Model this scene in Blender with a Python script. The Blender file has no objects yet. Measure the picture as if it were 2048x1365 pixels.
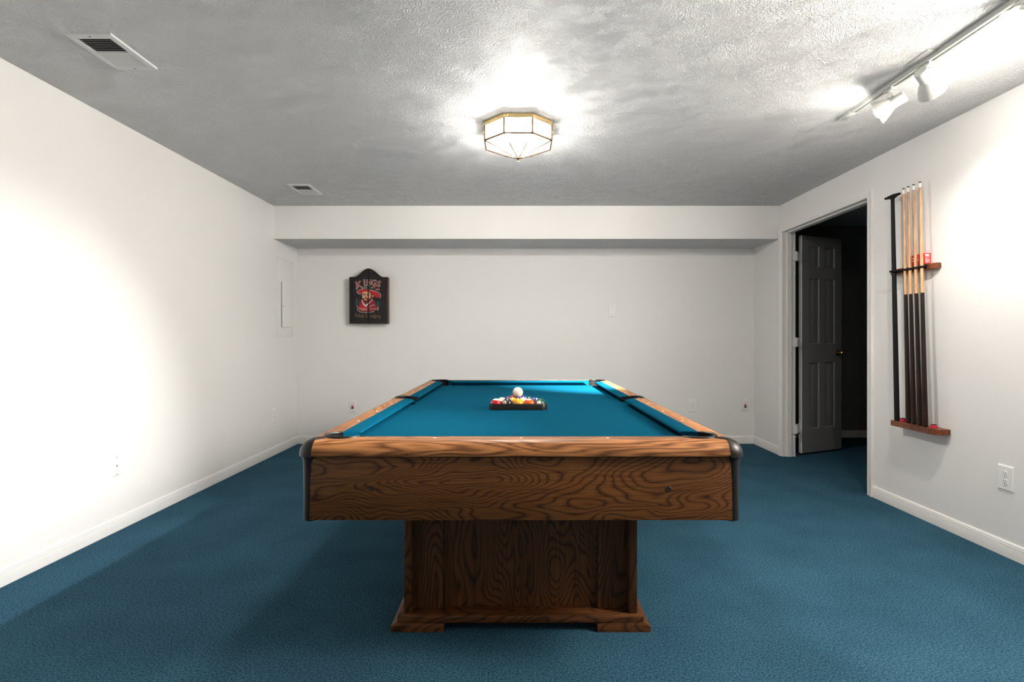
import bpy, bmesh, math, random
from mathutils import Vector, Matrix
random.seed(7)
SC = bpy.context.scene
COL = SC.collection
PI = math.pi

# ------------------------------------------------------------------ room numbers
CAM_Z = 1.101
F = 1090.0                      # focal length in pixels of the 2048 wide frame
H = 2.340                       # ceiling height
XL, XR = -2.284, 2.465          # side walls
YB = 5.670                      # far wall
YS = 5.115                      # soffit face
ZS = 2.030                      # soffit underside
YF = -2.6                       # wall behind the camera
DY0, DY1 = 3.824, 5.050         # doorway in the right wall
DZ = 2.082

# ------------------------------------------------------------------ materials
def new_mat(name):
    m = bpy.data.materials.new(name); m.use_nodes = True
    nt = m.node_tree
    return m, nt, nt.nodes['Principled BSDF']
def N(nt, t, **kw):
    n = nt.nodes.new(t)
    for k, v in kw.items():
        if k in n.inputs.keys(): n.inputs[k].default_value = v
        else: setattr(n, k, v)
    return n
def L(nt, a, b): nt.links.new(a, b)
def plain(name, col, rough=0.5, metal=0.0, coat=0.0, spec=0.5):
    m, nt, b = new_mat(name)
    b.inputs['Base Color'].default_value = (*col, 1)
    b.inputs['Roughness'].default_value = rough
    b.inputs['Metallic'].default_value = metal
    b.inputs['Specular IOR Level'].default_value = spec
    if coat: b.inputs['Coat Weight'].default_value = coat
    return m
def mottled(name, col, rough=0.5, amount=0.12, scale=40.0, bump=0.0, metal=0.0):
    m, nt, b = new_mat(name)
    tc = N(nt, 'ShaderNodeTexCoord')
    no = N(nt, 'ShaderNodeTexNoise', Scale=scale, Detail=4.0)
    L(nt, tc.outputs['Object'], no.inputs['Vector'])
    cr = N(nt, 'ShaderNodeValToRGB')
    lo = tuple(c*(1-amount) for c in col); hi = tuple(min(1, c*(1+amount)) for c in col)
    cr.color_ramp.elements[0].position = .3; cr.color_ramp.elements[1].position = .7
    cr.color_ramp.elements[0].color = (*lo, 1); cr.color_ramp.elements[1].color = (*hi, 1)
    L(nt, no.outputs['Fac'], cr.inputs['Fac']); L(nt, cr.outputs['Color'], b.inputs['Base Color'])
    b.inputs['Roughness'].default_value = rough; b.inputs['Metallic'].default_value = metal
    if bump:
        bp = N(nt, 'ShaderNodeBump', Strength=bump, Distance=0.002)
        L(nt, no.outputs['Fac'], bp.inputs['Height']); L(nt, bp.outputs['Normal'], b.inputs['Normal'])
    return m
def wood(name, axis, light, dark, along=1.1, across=4.2, rings=11.0, rough=0.38, seed=0.0, fibre=0.35, stops=(.10, .30, .70, .90)):
    """laminate oak: contour lines of a stretched noise give the cathedral grain"""
    m, nt, b = new_mat(name)
    tc = N(nt, 'ShaderNodeTexCoord')
    mp = N(nt, 'ShaderNodeMapping')
    s = [across]*3; s['XYZ'.index(axis)] = along
    mp.inputs['Scale'].default_value = s
    mp.inputs['Location'].default_value = (seed, seed*1.7, seed*.6)
    L(nt, tc.outputs['Object'], mp.inputs['Vector'])
    n1 = N(nt, 'ShaderNodeTexNoise', Scale=1.0, Detail=2.2, Roughness=.45, Distortion=.35)
    L(nt, mp.outputs['Vector'], n1.inputs['Vector'])
    mul = N(nt, 'ShaderNodeMath', operation='MULTIPLY'); mul.inputs[1].default_value = rings*2
    L(nt, n1.outputs['Fac'], mul.inputs[0])
    mp2 = N(nt, 'ShaderNodeMapping')
    s2 = [170.0]*3; s2['XYZ'.index(axis)] = 5.0
    mp2.inputs['Scale'].default_value = s2
    L(nt, tc.outputs['Object'], mp2.inputs['Vector'])
    n2 = N(nt, 'ShaderNodeTexNoise', Scale=1.0, Detail=2.0)
    L(nt, mp2.outputs['Vector'], n2.inputs['Vector'])
    m2 = N(nt, 'ShaderNodeMath', operation='MULTIPLY_ADD'); m2.inputs[1].default_value = fibre
    L(nt, n2.outputs['Fac'], m2.inputs[0]); L(nt, mul.outputs[0], m2.inputs[2])
    fr = N(nt, 'ShaderNodeMath', operation='FRACT'); L(nt, m2.outputs[0], fr.inputs[0])
    cr = N(nt, 'ShaderNodeValToRGB')
    e = cr.color_ramp.elements
    mid = tuple(.55*a+.45*c for a, c in zip(light, dark))
    e[0].position = 0; e[0].color = (*dark, 1)
    e[1].position = 1; e[1].color = (*dark, 1)
    for p, c in zip(stops, (mid, light, light, mid)):
        q = e.new(p); q.color = (*c, 1)
    L(nt, fr.outputs[0], cr.inputs['Fac'])
    # broad tone drift + fine dark pores
    n3 = N(nt, 'ShaderNodeTexNoise', Scale=.7, Detail=1.0)
    L(nt, mp.outputs['Vector'], n3.inputs['Vector'])
    mx = N(nt, 'ShaderNodeMix', data_type='RGBA', blend_type='MULTIPLY')
    cr3 = N(nt, 'ShaderNodeValToRGB')
    cr3.color_ramp.elements[0].position = .3; cr3.color_ramp.elements[0].color = (.62, .58, .55, 1)
    cr3.color_ramp.elements[1].position = .7; cr3.color_ramp.elements[1].color = (1.1, 1.06, 1.0, 1)
    L(nt, n3.outputs['Fac'], cr3.inputs['Fac'])
    mx.inputs['Factor'].default_value = 1
    L(nt, cr.outputs['Color'], mx.inputs['A']); L(nt, cr3.outputs['Color'], mx.inputs['B'])
    mx2 = N(nt, 'ShaderNodeMix', data_type='RGBA', blend_type='MULTIPLY')
    cr2 = N(nt, 'ShaderNodeValToRGB')
    cr2.color_ramp.elements[0].position = .33; cr2.color_ramp.elements[0].color = (.5, .45, .42, 1)
    cr2.color_ramp.elements[1].position = .55; cr2.color_ramp.elements[1].color = (1, 1, 1, 1)
    L(nt, n2.outputs['Fac'], cr2.inputs['Fac'])
    mx2.inputs['Factor'].default_value = .8
    L(nt, mx.outputs['Result'], mx2.inputs['A']); L(nt, cr2.outputs['Color'], mx2.inputs['B'])
    L(nt, mx2.outputs['Result'], b.inputs['Base Color'])
    b.inputs['Roughness'].default_value = rough; b.inputs['Specular IOR Level'].default_value = .3
    bp = N(nt, 'ShaderNodeBump', Strength=.08, Distance=.001)
    L(nt, n2.outputs['Fac'], bp.inputs['Height']); L(nt, bp.outputs['Normal'], b.inputs['Normal'])
    return m
def emit(name, col, strength):
    m = bpy.data.materials.new(name); m.use_nodes = True
    nt = m.node_tree; nt.nodes.clear()
    o = nt.nodes.new('ShaderNodeOutputMaterial'); e = nt.nodes.new('ShaderNodeEmission')
    e.inputs['Color'].default_value = (*col, 1); e.inputs['Strength'].default_value = strength
    L(nt, e.outputs[0], o.inputs[0]); return m

def mat_paint():
    m, nt, b = new_mat('wall_paint')
    tc = N(nt, 'ShaderNodeTexCoord')
    no = N(nt, 'ShaderNodeTexNoise', Scale=160.0, Detail=3.0)
    L(nt, tc.outputs['Object'], no.inputs['Vector'])
    bp = N(nt, 'ShaderNodeBump', Strength=.10, Distance=.001)
    L(nt, no.outputs['Fac'], bp.inputs['Height']); L(nt, bp.outputs['Normal'], b.inputs['Normal'])
    b.inputs['Base Color'].default_value = (.80, .79, .775, 1); b.inputs['Roughness'].default_value = .55
    return m
def mat_ceiling():
    """stomped plaster: every brush dab has its own stroke direction"""
    m, nt, b = new_mat('ceiling_texture')
    tc = N(nt, 'ShaderNodeTexCoord')
    warp = N(nt, 'ShaderNodeTexNoise', Scale=5.0, Detail=2.0)
    L(nt, tc.outputs['Object'], warp.inputs['Vector'])
    addw = N(nt, 'ShaderNodeVectorMath', operation='MULTIPLY_ADD')
    addw.inputs[1].default_value = (.12, .12, 0)
    L(nt, warp.outputs['Color'], addw.inputs[0]); L(nt, tc.outputs['Object'], addw.inputs[2])
    flat = N(nt, 'ShaderNodeVectorMath', operation='MULTIPLY'); flat.inputs[1].default_value = (1, 1, 0)
    L(nt, addw.outputs[0], flat.inputs[0])
    def layer(scale, long_, short, off):
        ofs = N(nt, 'ShaderNodeVectorMath', operation='ADD'); ofs.inputs[1].default_value = (off, off*.7, 0)
        L(nt, flat.outputs[0], ofs.inputs[0])
        vo = N(nt, 'ShaderNodeTexVoronoi', Scale=scale)
        L(nt, ofs.outputs[0], vo.inputs['Vector'])
        sep = N(nt, 'ShaderNodeSeparateColor'); L(nt, vo.outputs['Color'], sep.inputs[0])
        ang = N(nt, 'ShaderNodeMath', operation='MULTIPLY'); ang.inputs[1].default_value = 6.283
        L(nt, sep.outputs[0], ang.inputs[0])
        rot = N(nt, 'ShaderNodeVectorRotate', rotation_type='Z_AXIS')
        L(nt, ofs.outputs[0], rot.inputs['Vector']); L(nt, ang.outputs[0], rot.inputs['Angle'])
        sc = N(nt, 'ShaderNodeVectorMath', operation='MULTIPLY'); sc.inputs[1].default_value = (long_, short, 1)
        L(nt, rot.outputs[0], sc.inputs[0])
        no = N(nt, 'ShaderNodeTexNoise', Scale=1.0, Detail=2.0, Roughness=.55)
        L(nt, sc.outputs[0], no.inputs['Vector'])
        cr = N(nt, 'ShaderNodeValToRGB')
        cr.color_ramp.elements[0].position = .50; cr.color_ramp.elements[1].position = .62
        L(nt, no.outputs['Fac'], cr.inputs['Fac'])
        return cr.outputs['Color']
    a = layer(11.0, 44.0, 150.0, 0.0); c = layer(15.0, 60.0, 190.0, 3.3)
    fine = N(nt, 'ShaderNodeTexNoise', Scale=150.0, Detail=3.0, Roughness=.6)
    L(nt, flat.outputs[0], fine.inputs['Vector'])
    mx = N(nt, 'ShaderNodeMath', operation='MAXIMUM'); L(nt, a, mx.inputs[0]); L(nt, c, mx.inputs[1])
    patch = N(nt, 'ShaderNodeTexNoise', Scale=6.0, Detail=2.0)
    L(nt, flat.outputs[0], patch.inputs['Vector'])
    pr = N(nt, 'ShaderNodeMapRange'); pr.inputs['From Min'].default_value = .38; pr.inputs['From Max'].default_value = .62
    pr.inputs['To Min'].default_value = .85; pr.inputs['To Max'].default_value = 1.05
    L(nt, patch.outputs['Fac'], pr.inputs['Value'])
    mp_ = N(nt, 'ShaderNodeMath', operation='MULTIPLY'); sb = N(nt, 'ShaderNodeMath', operation='SUBTRACT'); sb.inputs[1].default_value = .5; L(nt, mx.outputs[0], sb.inputs[0]); L(nt, sb.outputs[0], mp_.inputs[0]); L(nt, pr.outputs['Result'], mp_.inputs[1]); mx = mp_
    ad = N(nt, 'ShaderNodeMath', operation='MULTIPLY_ADD'); ad.inputs[1].default_value = 1.0
    L(nt, fine.outputs['Fac'], ad.inputs[0]); L(nt, mx.outputs[0], ad.inputs[2])
    bp = N(nt, 'ShaderNodeBump', Strength=1.0, Distance=.0040)
    L(nt, ad.outputs[0], bp.inputs['Height']); L(nt, bp.outputs['Normal'], b.inputs['Normal'])
    b.inputs['Base Color'].default_value = (.72, .72, .725, 1); b.inputs['Roughness'].default_value = .6
    return m
def mat_carpet():
    m, nt, b = new_mat('carpet')
    tc = N(nt, 'ShaderNodeTexCoord')
    n1 = N(nt, 'ShaderNodeTexNoise', Scale=145.0, Detail=3.0, Roughness=.7)
    n2 = N(nt, 'ShaderNodeTexNoise', Scale=3.0, Detail=3.0)
    n4 = N(nt, 'ShaderNodeTexNoise', Scale=45.0, Detail=2.0)
    for n in (n1, n2, n4): L(nt, tc.outputs['Object'], n.inputs['Vector'])
    cr = N(nt, 'ShaderNodeValToRGB')
    e = cr.color_ramp.elements
    e[0].position = .33; e[0].color = (.007, .026, .040, 1)
    e[1].position = .68; e[1].color = (.052, .144, .214, 1)
    L(nt, n1.outputs['Fac'], cr.inputs['Fac'])
    mx = N(nt, 'ShaderNodeMix', data_type='RGBA', blend_type='MULTIPLY'); mx.inputs['Factor'].default_value = 1
    c2 = N(nt, 'ShaderNodeValToRGB')
    c2.color_ramp.elements[0].position = .3; c2.color_ramp.elements[0].color = (.84, .86, .88, 1)
    c2.color_ramp.elements[1].position = .7; c2.color_ramp.elements[1].color = (1.1, 1.1, 1.1, 1)
    L(nt, n2.outputs['Fac'], c2.inputs['Fac'])
    L(nt, cr.outputs['Color'], mx.inputs['A']); L(nt, c2.outputs['Color'], mx.inputs['B'])
    L(nt, mx.outputs['Result'], b.inputs['Base Color'])
    ad = N(nt, 'ShaderNodeMath', operation='MULTIPLY_ADD'); ad.inputs[1].default_value = .5
    L(nt, n4.outputs['Fac'], ad.inputs[0]); L(nt, n1.outputs['Fac'], ad.inputs[2])
    bp = N(nt, 'ShaderNodeBump', Strength=.6, Distance=.006)
    L(nt, ad.outputs[0], bp.inputs['Height']); L(nt, bp.outputs['Normal'], b.inputs['Normal'])
    b.inputs['Roughness'].default_value = .95
    b.inputs['Specular IOR Level'].default_value = .05
    return m
def mat_glass():
    m = bpy.data.materials.new('bevelled_glass'); m.use_nodes = True
    nt = m.node_tree; nt.nodes.clear()
    o = N(nt, 'ShaderNodeOutputMaterial')
    tr = N(nt, 'ShaderNodeBsdfTransparent'); tr.inputs[0].default_value = (.97, .97, .96, 1)
    tl = N(nt, 'ShaderNodeBsdfTranslucent'); tl.inputs[0].default_value = (.95, .93, .88, 1)
    gl = N(nt, 'ShaderNodeBsdfGlossy'); gl.inputs['Roughness'].default_value = .08
    a = N(nt, 'ShaderNodeMixShader'); a.inputs[0].default_value = .10
    c = N(nt, 'ShaderNodeMixShader'); c.inputs[0].default_value = .06
    L(nt, tr.outputs[0], a.inputs[1]); L(nt, tl.outputs[0], a.inputs[2])
    L(nt, a.outputs[0], c.inputs[1]); L(nt, gl.outputs[0], c.inputs[2])
    L(nt, c.outputs[0], o.inputs[0]); return m

M = {}
M['paint'] = mat_paint()
M['ceiling'] = mat_ceiling()
M['carpet'] = mat_carpet()
M['closet'] = mottled('closet_dim_tone', (.22, .21, .19), .6, .05, 30)  # wall colour darkened to stand in for the gloom beyond the doorway
M['door'] = mottled('door_shade_grey', (.21, .208, .210), .45, .03, 40)  # doorway shade put into the leaf face colour; edges keep the trim tone
M['trim'] = mottled('trim_paint', (.80, .785, .76), .35, .02, 60)
M['white_metal'] = mottled('white_enamel', (.80, .80, .78), .35, .02, 80)
M['track_metal'] = mottled('track_enamel', (.47, .48, .455), .38, .02, 80)
M['vent_metal'] = mottled('vent_enamel', (.62, .62, .61), .4, .02, 80)
M['plate'] = plain('white_plastic', (.84, .83, .81), .3)
M['plate2'] = plain('ivory_plastic', (.80, .77, .74), .3)
M['dark'] = plain('dark_cavity', (.012, .012, .012), .8)
M['grey'] = plain('grey_screw', (.22, .22, .22), .4, .6)
M['black_plastic'] = mottled('black_plastic', (.009, .0085, .0085), .40, .15, 30)
M['black_plastic'].node_tree.nodes['Principled BSDF'].inputs['Specular IOR Level'].default_value = .32
M['black_matte'] = plain('black_matte', (.006, .006, .006), .6, spec=.2)
M['rail_x'] = wood('oak_rail_x', 'X', (.50, .225, .085), (.14, .052, .018), 1.1, 10.0, 9.0, .42, 2.3, .8, (.25, .50, .60, .85))
M['rail_y'] = wood('oak_rail_y', 'Y', (.50, .235, .095), (.19, .080, .032), 0.8, 15.0, 11.0, .42, 5.1, .8, (.25, .50, .60, .85))
M['oak_x'] = wood('oak_apron_x', 'X', (.225, .088, .022), (.038, .013, .004), 1.5, 4.6, 21.0, .42, 0.4)
M['oak_y'] = wood('oak_apron_y', 'Y', (.225, .088, .022), (.038, .013, .004), 1.5, 4.6, 21.0, .42, 3.4)
M['oak_z'] = wood('oak_pedestal', 'Z', (.14, .054, .015), (.026, .009, .004), 1.2, 5.0, 19.0, .45, 8.2)
M['base_x'] = wood('oak_base_x', 'X', (.15, .058, .017), (.028, .010, .004), 1.4, 6.0, 17.0, .45, 3.2)
M['rack_wood_y'] = wood('rack_walnut', 'Y', (.22, .072, .028), (.06, .018, .008), 3.0, 20.0, 5.0, .35, 1.0)
M['cab_wood'] = wood('cabinet_wood', 'Z', (.030, .020, .015), (.008, .006, .006), 2.0, 14.0, 5.0, .4, 1.0)
M['cab_side'] = wood('cabinet_side', 'Z', (.14, .062, .030), (.04, .018, .010), 2.0, 14.0, 5.0, .45, 4.0)
M['cab_panel'] = mottled('cabinet_panel', (.007, .0065, .008), .7, .4, 25)
M['brass'] = mottled('brass', (.90, .68, .32), .28, .08, 20, metal=1.0)
M['old_brass'] = plain('old_brass', (.55, .36, .13), .22, 1.0)
M['lead_brass'] = plain('aged_brass', (.16, .085, .040), .45, .8)
M['glass'] = mat_glass()
M['cue_maple'] = wood('cue_maple', 'Z', (.78, .48, .27), (.62, .34, .17), 2.0, 40.0, 2.0, .3, 1.0)
M['cue_butt'] = wood('cue_butt', 'Z', (.022, .009, .006), (.005, .003, .003), 2.0, 50.0, 2.0, .35, 1.0)
M['ferrule'] = plain('ferrule', (.85, .83, .78), .3)
M['gold'] = plain('gold_inlay', (.35, .18, .05), .35)
M['red_card'] = mottled('red_carton', (.62, .010, .018), .35, .08, 30)
M['white_ink'] = plain('white_ink', (.80, .72, .66), .5)
M['chalk_red'] = mottled('chalk_paper', (.60, .02, .06), .7, .1, 200)
M['chalk_green'] = mottled('green_chalk', (.012, .045, .035), .9, .2, 200)
M['tip'] = plain('cue_tip', (.03, .03, .035), .8)
def mat_cloth():
    m, nt, b = new_mat('teal_billiard_cloth')
    tc = N(nt, 'ShaderNodeTexCoord')
    no = N(nt, 'ShaderNodeTexNoise', Scale=320.0, Detail=3.0); n2 = N(nt, 'ShaderNodeTexNoise', Scale=5.0, Detail=3.0)
    L(nt, tc.outputs['Object'], no.inputs['Vector']); L(nt, tc.outputs['Object'], n2.inputs['Vector'])
    cr = N(nt, 'ShaderNodeValToRGB'); e = cr.color_ramp.elements
    e[0].position = .3; e[0].color = (.0003, .050, .092, 1); e[1].position = .72; e[1].color = (.0006, .076, .134, 1)
    L(nt, no.outputs['Fac'], cr.inputs['Fac'])
    L(nt, cr.outputs['Color'], b.inputs['Base Color'])
    bp = N(nt, 'ShaderNodeBump', Strength=.15, Distance=.001)
    L(nt, no.outputs['Fac'], bp.inputs['Height']); L(nt, bp.outputs['Normal'], b.inputs['Normal'])
    b.inputs['Roughness'].default_value = 1.0; b.inputs['Specular IOR Level'].default_value = .03
    return m
M['cloth'] = mat_cloth()

# ------------------------------------------------------------------ mesh builder
class MB:
    def __init__(s): s.v = []; s.f = []; s.mi = []; s.sm = []
    def add(s, vs, fs, mi=0, smooth=False):
        o = len(s.v); s.v += [tuple(v) for v in vs]
        for f in fs: s.f.append(tuple(i+o for i in f)); s.mi.append(mi); s.sm.append(smooth)
        return s
    def box(s, x0, x1, y0, y1, z0, z1, mi=0, bev=0.0, seg=2, mat=None):
        bm = bmesh.new(); bmesh.ops.create_cube(bm, size=1)
        for v in bm.verts: v.co = ((x0+x1)/2+v.co.x*(x1-x0), (y0+y1)/2+v.co.y*(y1-y0), (z0+z1)/2+v.co.z*(z1-z0))
        if bev: bmesh.ops.bevel(bm, geom=list(bm.edges), offset=bev, segments=seg, profile=.5, affect='EDGES')
        return s.take(bm, mi, bool(bev), mat)
    def take(s, bm, mi=0, smooth=False, mat=None):
        bmesh.ops.recalc_face_normals(bm, faces=bm.faces)
        bm.verts.index_update()
        vs = [(mat @ v.co) if mat else v.co.copy() for v in bm.verts]
        s.add(vs, [[v.index for v in f.verts] for f in bm.faces], mi, smooth); bm.free(); return s
    def loops(s, loops, caps=True, closed=True, mi=0, smooth=False, wrap=False):
        """skin a list of equal vertex loops"""
        n = len(loops[0]); vs = [p for l in loops for p in l]; fs = []
        k = len(loops)
        for a in range(k if wrap else k-1):
            b = (a+1) % k
            for i in range(n if closed else n-1):
                j = (i+1) % n; fs.append((a*n+i, a*n+j, b*n+j, b*n+i))
        if caps and not wrap:
            fs.append(tuple(range(n))[::-1]); fs.append(tuple((k-1)*n+i for i in range(n)))
        return s.add(vs, fs, mi, smooth)
    def prism(s, pts, axis, a, b, mi=0, smooth=False):
        """polygon pts extruded along axis from a to b"""
        def P(p, t):
            return {'X': (t, p[0], p[1]), 'Y': (p[0], t, p[1]), 'Z': (p[0], p[1], t)}[axis]
        return s.loops([[P(p, a) for p in pts], [P(p, b) for p in pts]], mi=mi, smooth=smooth)
    def lathe(s, prof, seg=24, mat=None, mi=0, smooth=True, a0=0.0, a1=2*PI):
        """profile (r,z) turned about Z"""
        full = abs(a1-a0-2*PI) < 1e-6
        n = seg if full else seg+1
        loops = []
        for i in range(n):
            t = a0+(a1-a0)*i/seg
            l = [Vector((r*math.cos(t), r*math.sin(t), z)) for r, z in prof]
            loops.append([mat @ p for p in l] if mat else l)
        return s.loops(loops, caps=False, closed=False, mi=mi, smooth=smooth, wrap=full)
    def tube(s, pts, r, seg=10, mi=0, caps=True, radii=None):
        pts = [Vector(p) for p in pts]; loops = []
        up = Vector((0, 0, 1))
        for i, p in enumerate(pts):
            d = (pts[min(i+1, len(pts)-1)]-pts[max(i-1, 0)]).normalized()
            u = d.cross(up)
            if u.length < 1e-4: u = d.cross(Vector((1, 0, 0)))
            u.normalize(); w = u.cross(d)
            rr = radii[i] if radii else r
            loops.append([p+u*rr*math.cos(2*PI*k/seg)+w*rr*math.sin(2*PI*k/seg) for k in range(seg)])
        return s.loops(loops, caps=caps, mi=mi, smooth=True)
    def build(s, name, mats, parent=None, angle=35, loc=None):
        me = bpy.data.meshes.new(name); me.from_pydata(s.v, [], s.f); me.validate()
        if not isinstance(mats, (list, tuple)): mats = [mats]
        for m in mats: me.materials.append(m)
        if len(me.polygons) == len(s.f):
            me.polygons.foreach_set('material_index', s.mi)
            me.polygons.foreach_set('use_smooth', [True]*len(s.f))
        bm = bmesh.new(); bm.from_mesh(me)
        bmesh.ops.remove_doubles(bm, verts=bm.verts, dist=1e-6)
        bmesh.ops.recalc_face_normals(bm, faces=bm.faces); bm.to_mesh(me); bm.free()
        for p in me.polygons: p.use_smooth = True
        me.set_sharp_from_angle(angle=math.radians(angle))
        o = bpy.data.objects.new(name, me); COL.objects.link(o)
        if parent: o.parent = parent
        if loc: o.location = loc
        return o
def thing(name, label, cat, loc=(0, 0, 0), group=None):
    o = bpy.data.objects.new(name, None); COL.objects.link(o); o.location = loc; o.empty_display_size = .05
    return tag(o, label, cat, group)
def tag(o, label, cat, group=None):
    o['label'] = label; o['category'] = cat
    if group: o['group'] = group
    return o
def struct(o): o['kind'] = 'structure'; return o
def cut(o, shapes):
    """carve holes: cutters are removed again afterwards"""
    tmp = []
    for mb in shapes:
        c = mb.build('cutter', [M['dark']]); tmp.append(c)
        md = o.modifiers.new('b', 'BOOLEAN'); md.object = c; md.operation = 'DIFFERENCE'; md.solver = 'EXACT'
    bpy.context.view_layer.update()
    dg = bpy.context.evaluated_depsgraph_get()
    me = bpy.data.meshes.new_from_object(o.evaluated_get(dg))
    o.modifiers.clear(); old = o.data; o.data = me; bpy.data.meshes.remove(old)
    me.name = o.name
    for p in me.polygons: p.use_smooth = True
    me.set_sharp_from_angle(angle=math.radians(35))
    for c in tmp:
        d = c.data; bpy.data.objects.remove(c); bpy.data.meshes.remove(d)
    return o
def text_geo(body, size, offset=0.0, shear=0.0, align='CENTER', extrude=0.0):
    cu = bpy.data.curves.new('t', 'FONT'); cu.body = body; cu.size = size; cu.offset = offset; cu.shear = shear
    cu.align_x = align; cu.align_y = 'CENTER'; cu.extrude = extrude; cu.resolution_u = 3
    o = bpy.data.objects.new('t', cu); COL.objects.link(o)
    bpy.context.view_layer.update()
    me = bpy.data.meshes.new_from_object(o.evaluated_get(bpy.context.evaluated_depsgraph_get()))
    vs = [v.co.copy() for v in me.vertices]; fs = [tuple(p.vertices) for p in me.polygons]
    bpy.data.objects.remove(o); bpy.data.curves.remove(cu); bpy.data.meshes.remove(me)
    return vs, fs

# ------------------------------------------------------------------ room shell
T = .115
HX = 5.2                                           # far end of the dark room beyond the doorway
struct(MB().box(XL-T, HX+T, YF-T, 6.2, -.06, 0).build('floor', M['carpet']))
struct(MB().box(XL-T, HX+T, YF-T, 6.2, H, H+.08).build('ceiling', M['ceiling']))
struct(MB().box(XL-T, XL, YF-T, YB+T, 0, H).build('wall_left', M['paint']))
struct(MB().box(XL, XR, YB, YB+T, 0, H).build('wall_back', M['paint']))
struct(MB().box(XL, XR+T, YF-T, YF, 0, H).build('wall_front', M['paint']))
w = MB()
w.box(XR, XR+T, YF, DY0-.018, 0, H); w.box(XR, XR+T, DY1+.018, YB+T, 0, H); w.box(XR, XR+T, DY0-.018, DY1+.018, DZ+.018, H)
struct(w.build('wall_right', M['paint']))
# soffit: face painted like the walls, underside like the ceiling
s = MB(); s.box(XL, XR, YS, YB, ZS, H)
so = struct(s.build('ceiling_soffit', [M['paint'], M['ceiling']]))
for p in so.data.polygons:
    if p.normal.z < -.5: p.material_index = 1
# the unlit room through the doorway, its dimness put into the wall colour
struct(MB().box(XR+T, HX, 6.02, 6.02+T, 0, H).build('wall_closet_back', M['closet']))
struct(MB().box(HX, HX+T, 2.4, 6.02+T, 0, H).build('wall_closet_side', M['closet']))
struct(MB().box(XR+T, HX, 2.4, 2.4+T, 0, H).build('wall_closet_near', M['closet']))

BASE = [(0, 0), (.012, 0), (.012, .052), (.0105, .057), (.0115, .060), (.0085, .067), (.0095, .070), (.006, .076), (.003, .079), (0, .079)]
def base_run(name, axis, a, b, wall, sgn):
    mb = MB()
    if axis == 'Y': mb.prism([(wall+sgn*u, v) for u, v in BASE], 'Y', a, b)
    else: mb.prism([(wall+sgn*u, v) for u, v in BASE], 'X', a, b)
    return struct(mb.build(name, M['trim'], angle=25))
base_run('baseboard_left', 'Y', YF, YB, XL, 1)
base_run('baseboard_back', 'X', XL, XR, YB, -1)
base_run('baseboard_right', 'Y', YF, DY0-.058, XR, -1)
base_run('baseboard_right_far', 'Y', DY1+.058, YB, XR, -1)
base_run('baseboard_front', 'X', XL, XR, YF, 1)
base_run('baseboard_closet', 'X', XR+T, HX, 6.02, -1)

# door casing with mitred corners, jamb lining and stop
CAS = [(0, 0), (0, .008), (.004, .011), (.012, .0115), (.016, .009), (.022, .013), (.040, .0165), (.050, .018), (.058, .018), (.058, 0)]
mb = MB()
for y, sg in ((DY0, -1), (DY1, 1)):
    mb.loops([[(XR-v, y+sg*u, 0) for u, v in CAS], [(XR-v, y+sg*u, DZ+u) for u, v in CAS]])
mb.loops([[(XR-v, DY0-u, DZ+u) for u, v in CAS], [(XR-v, DY1+u, DZ+u) for u, v in CAS]])
struct(mb.build('trim_1', M['trim'], angle=20))
mb = MB()
mb.box(XR, XR+T, DY0-.018, DY0, 0, DZ); mb.box(XR, XR+T, DY1, DY1+.018, 0, DZ); mb.box(XR, XR+T, DY0-.018, DY1+.018, DZ, DZ+.018)
mb.box(XR+.035, XR+.075, DY0, DY0+.011, 0, DZ-.011); mb.box(XR+.035, XR+.075, DY1-.011, DY1, 0, DZ-.011)
mb.box(XR+.035, XR+.075, DY0, DY1, DZ-.011, DZ)
struct(mb.build('trim_2', M['trim'], angle=20))

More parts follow.
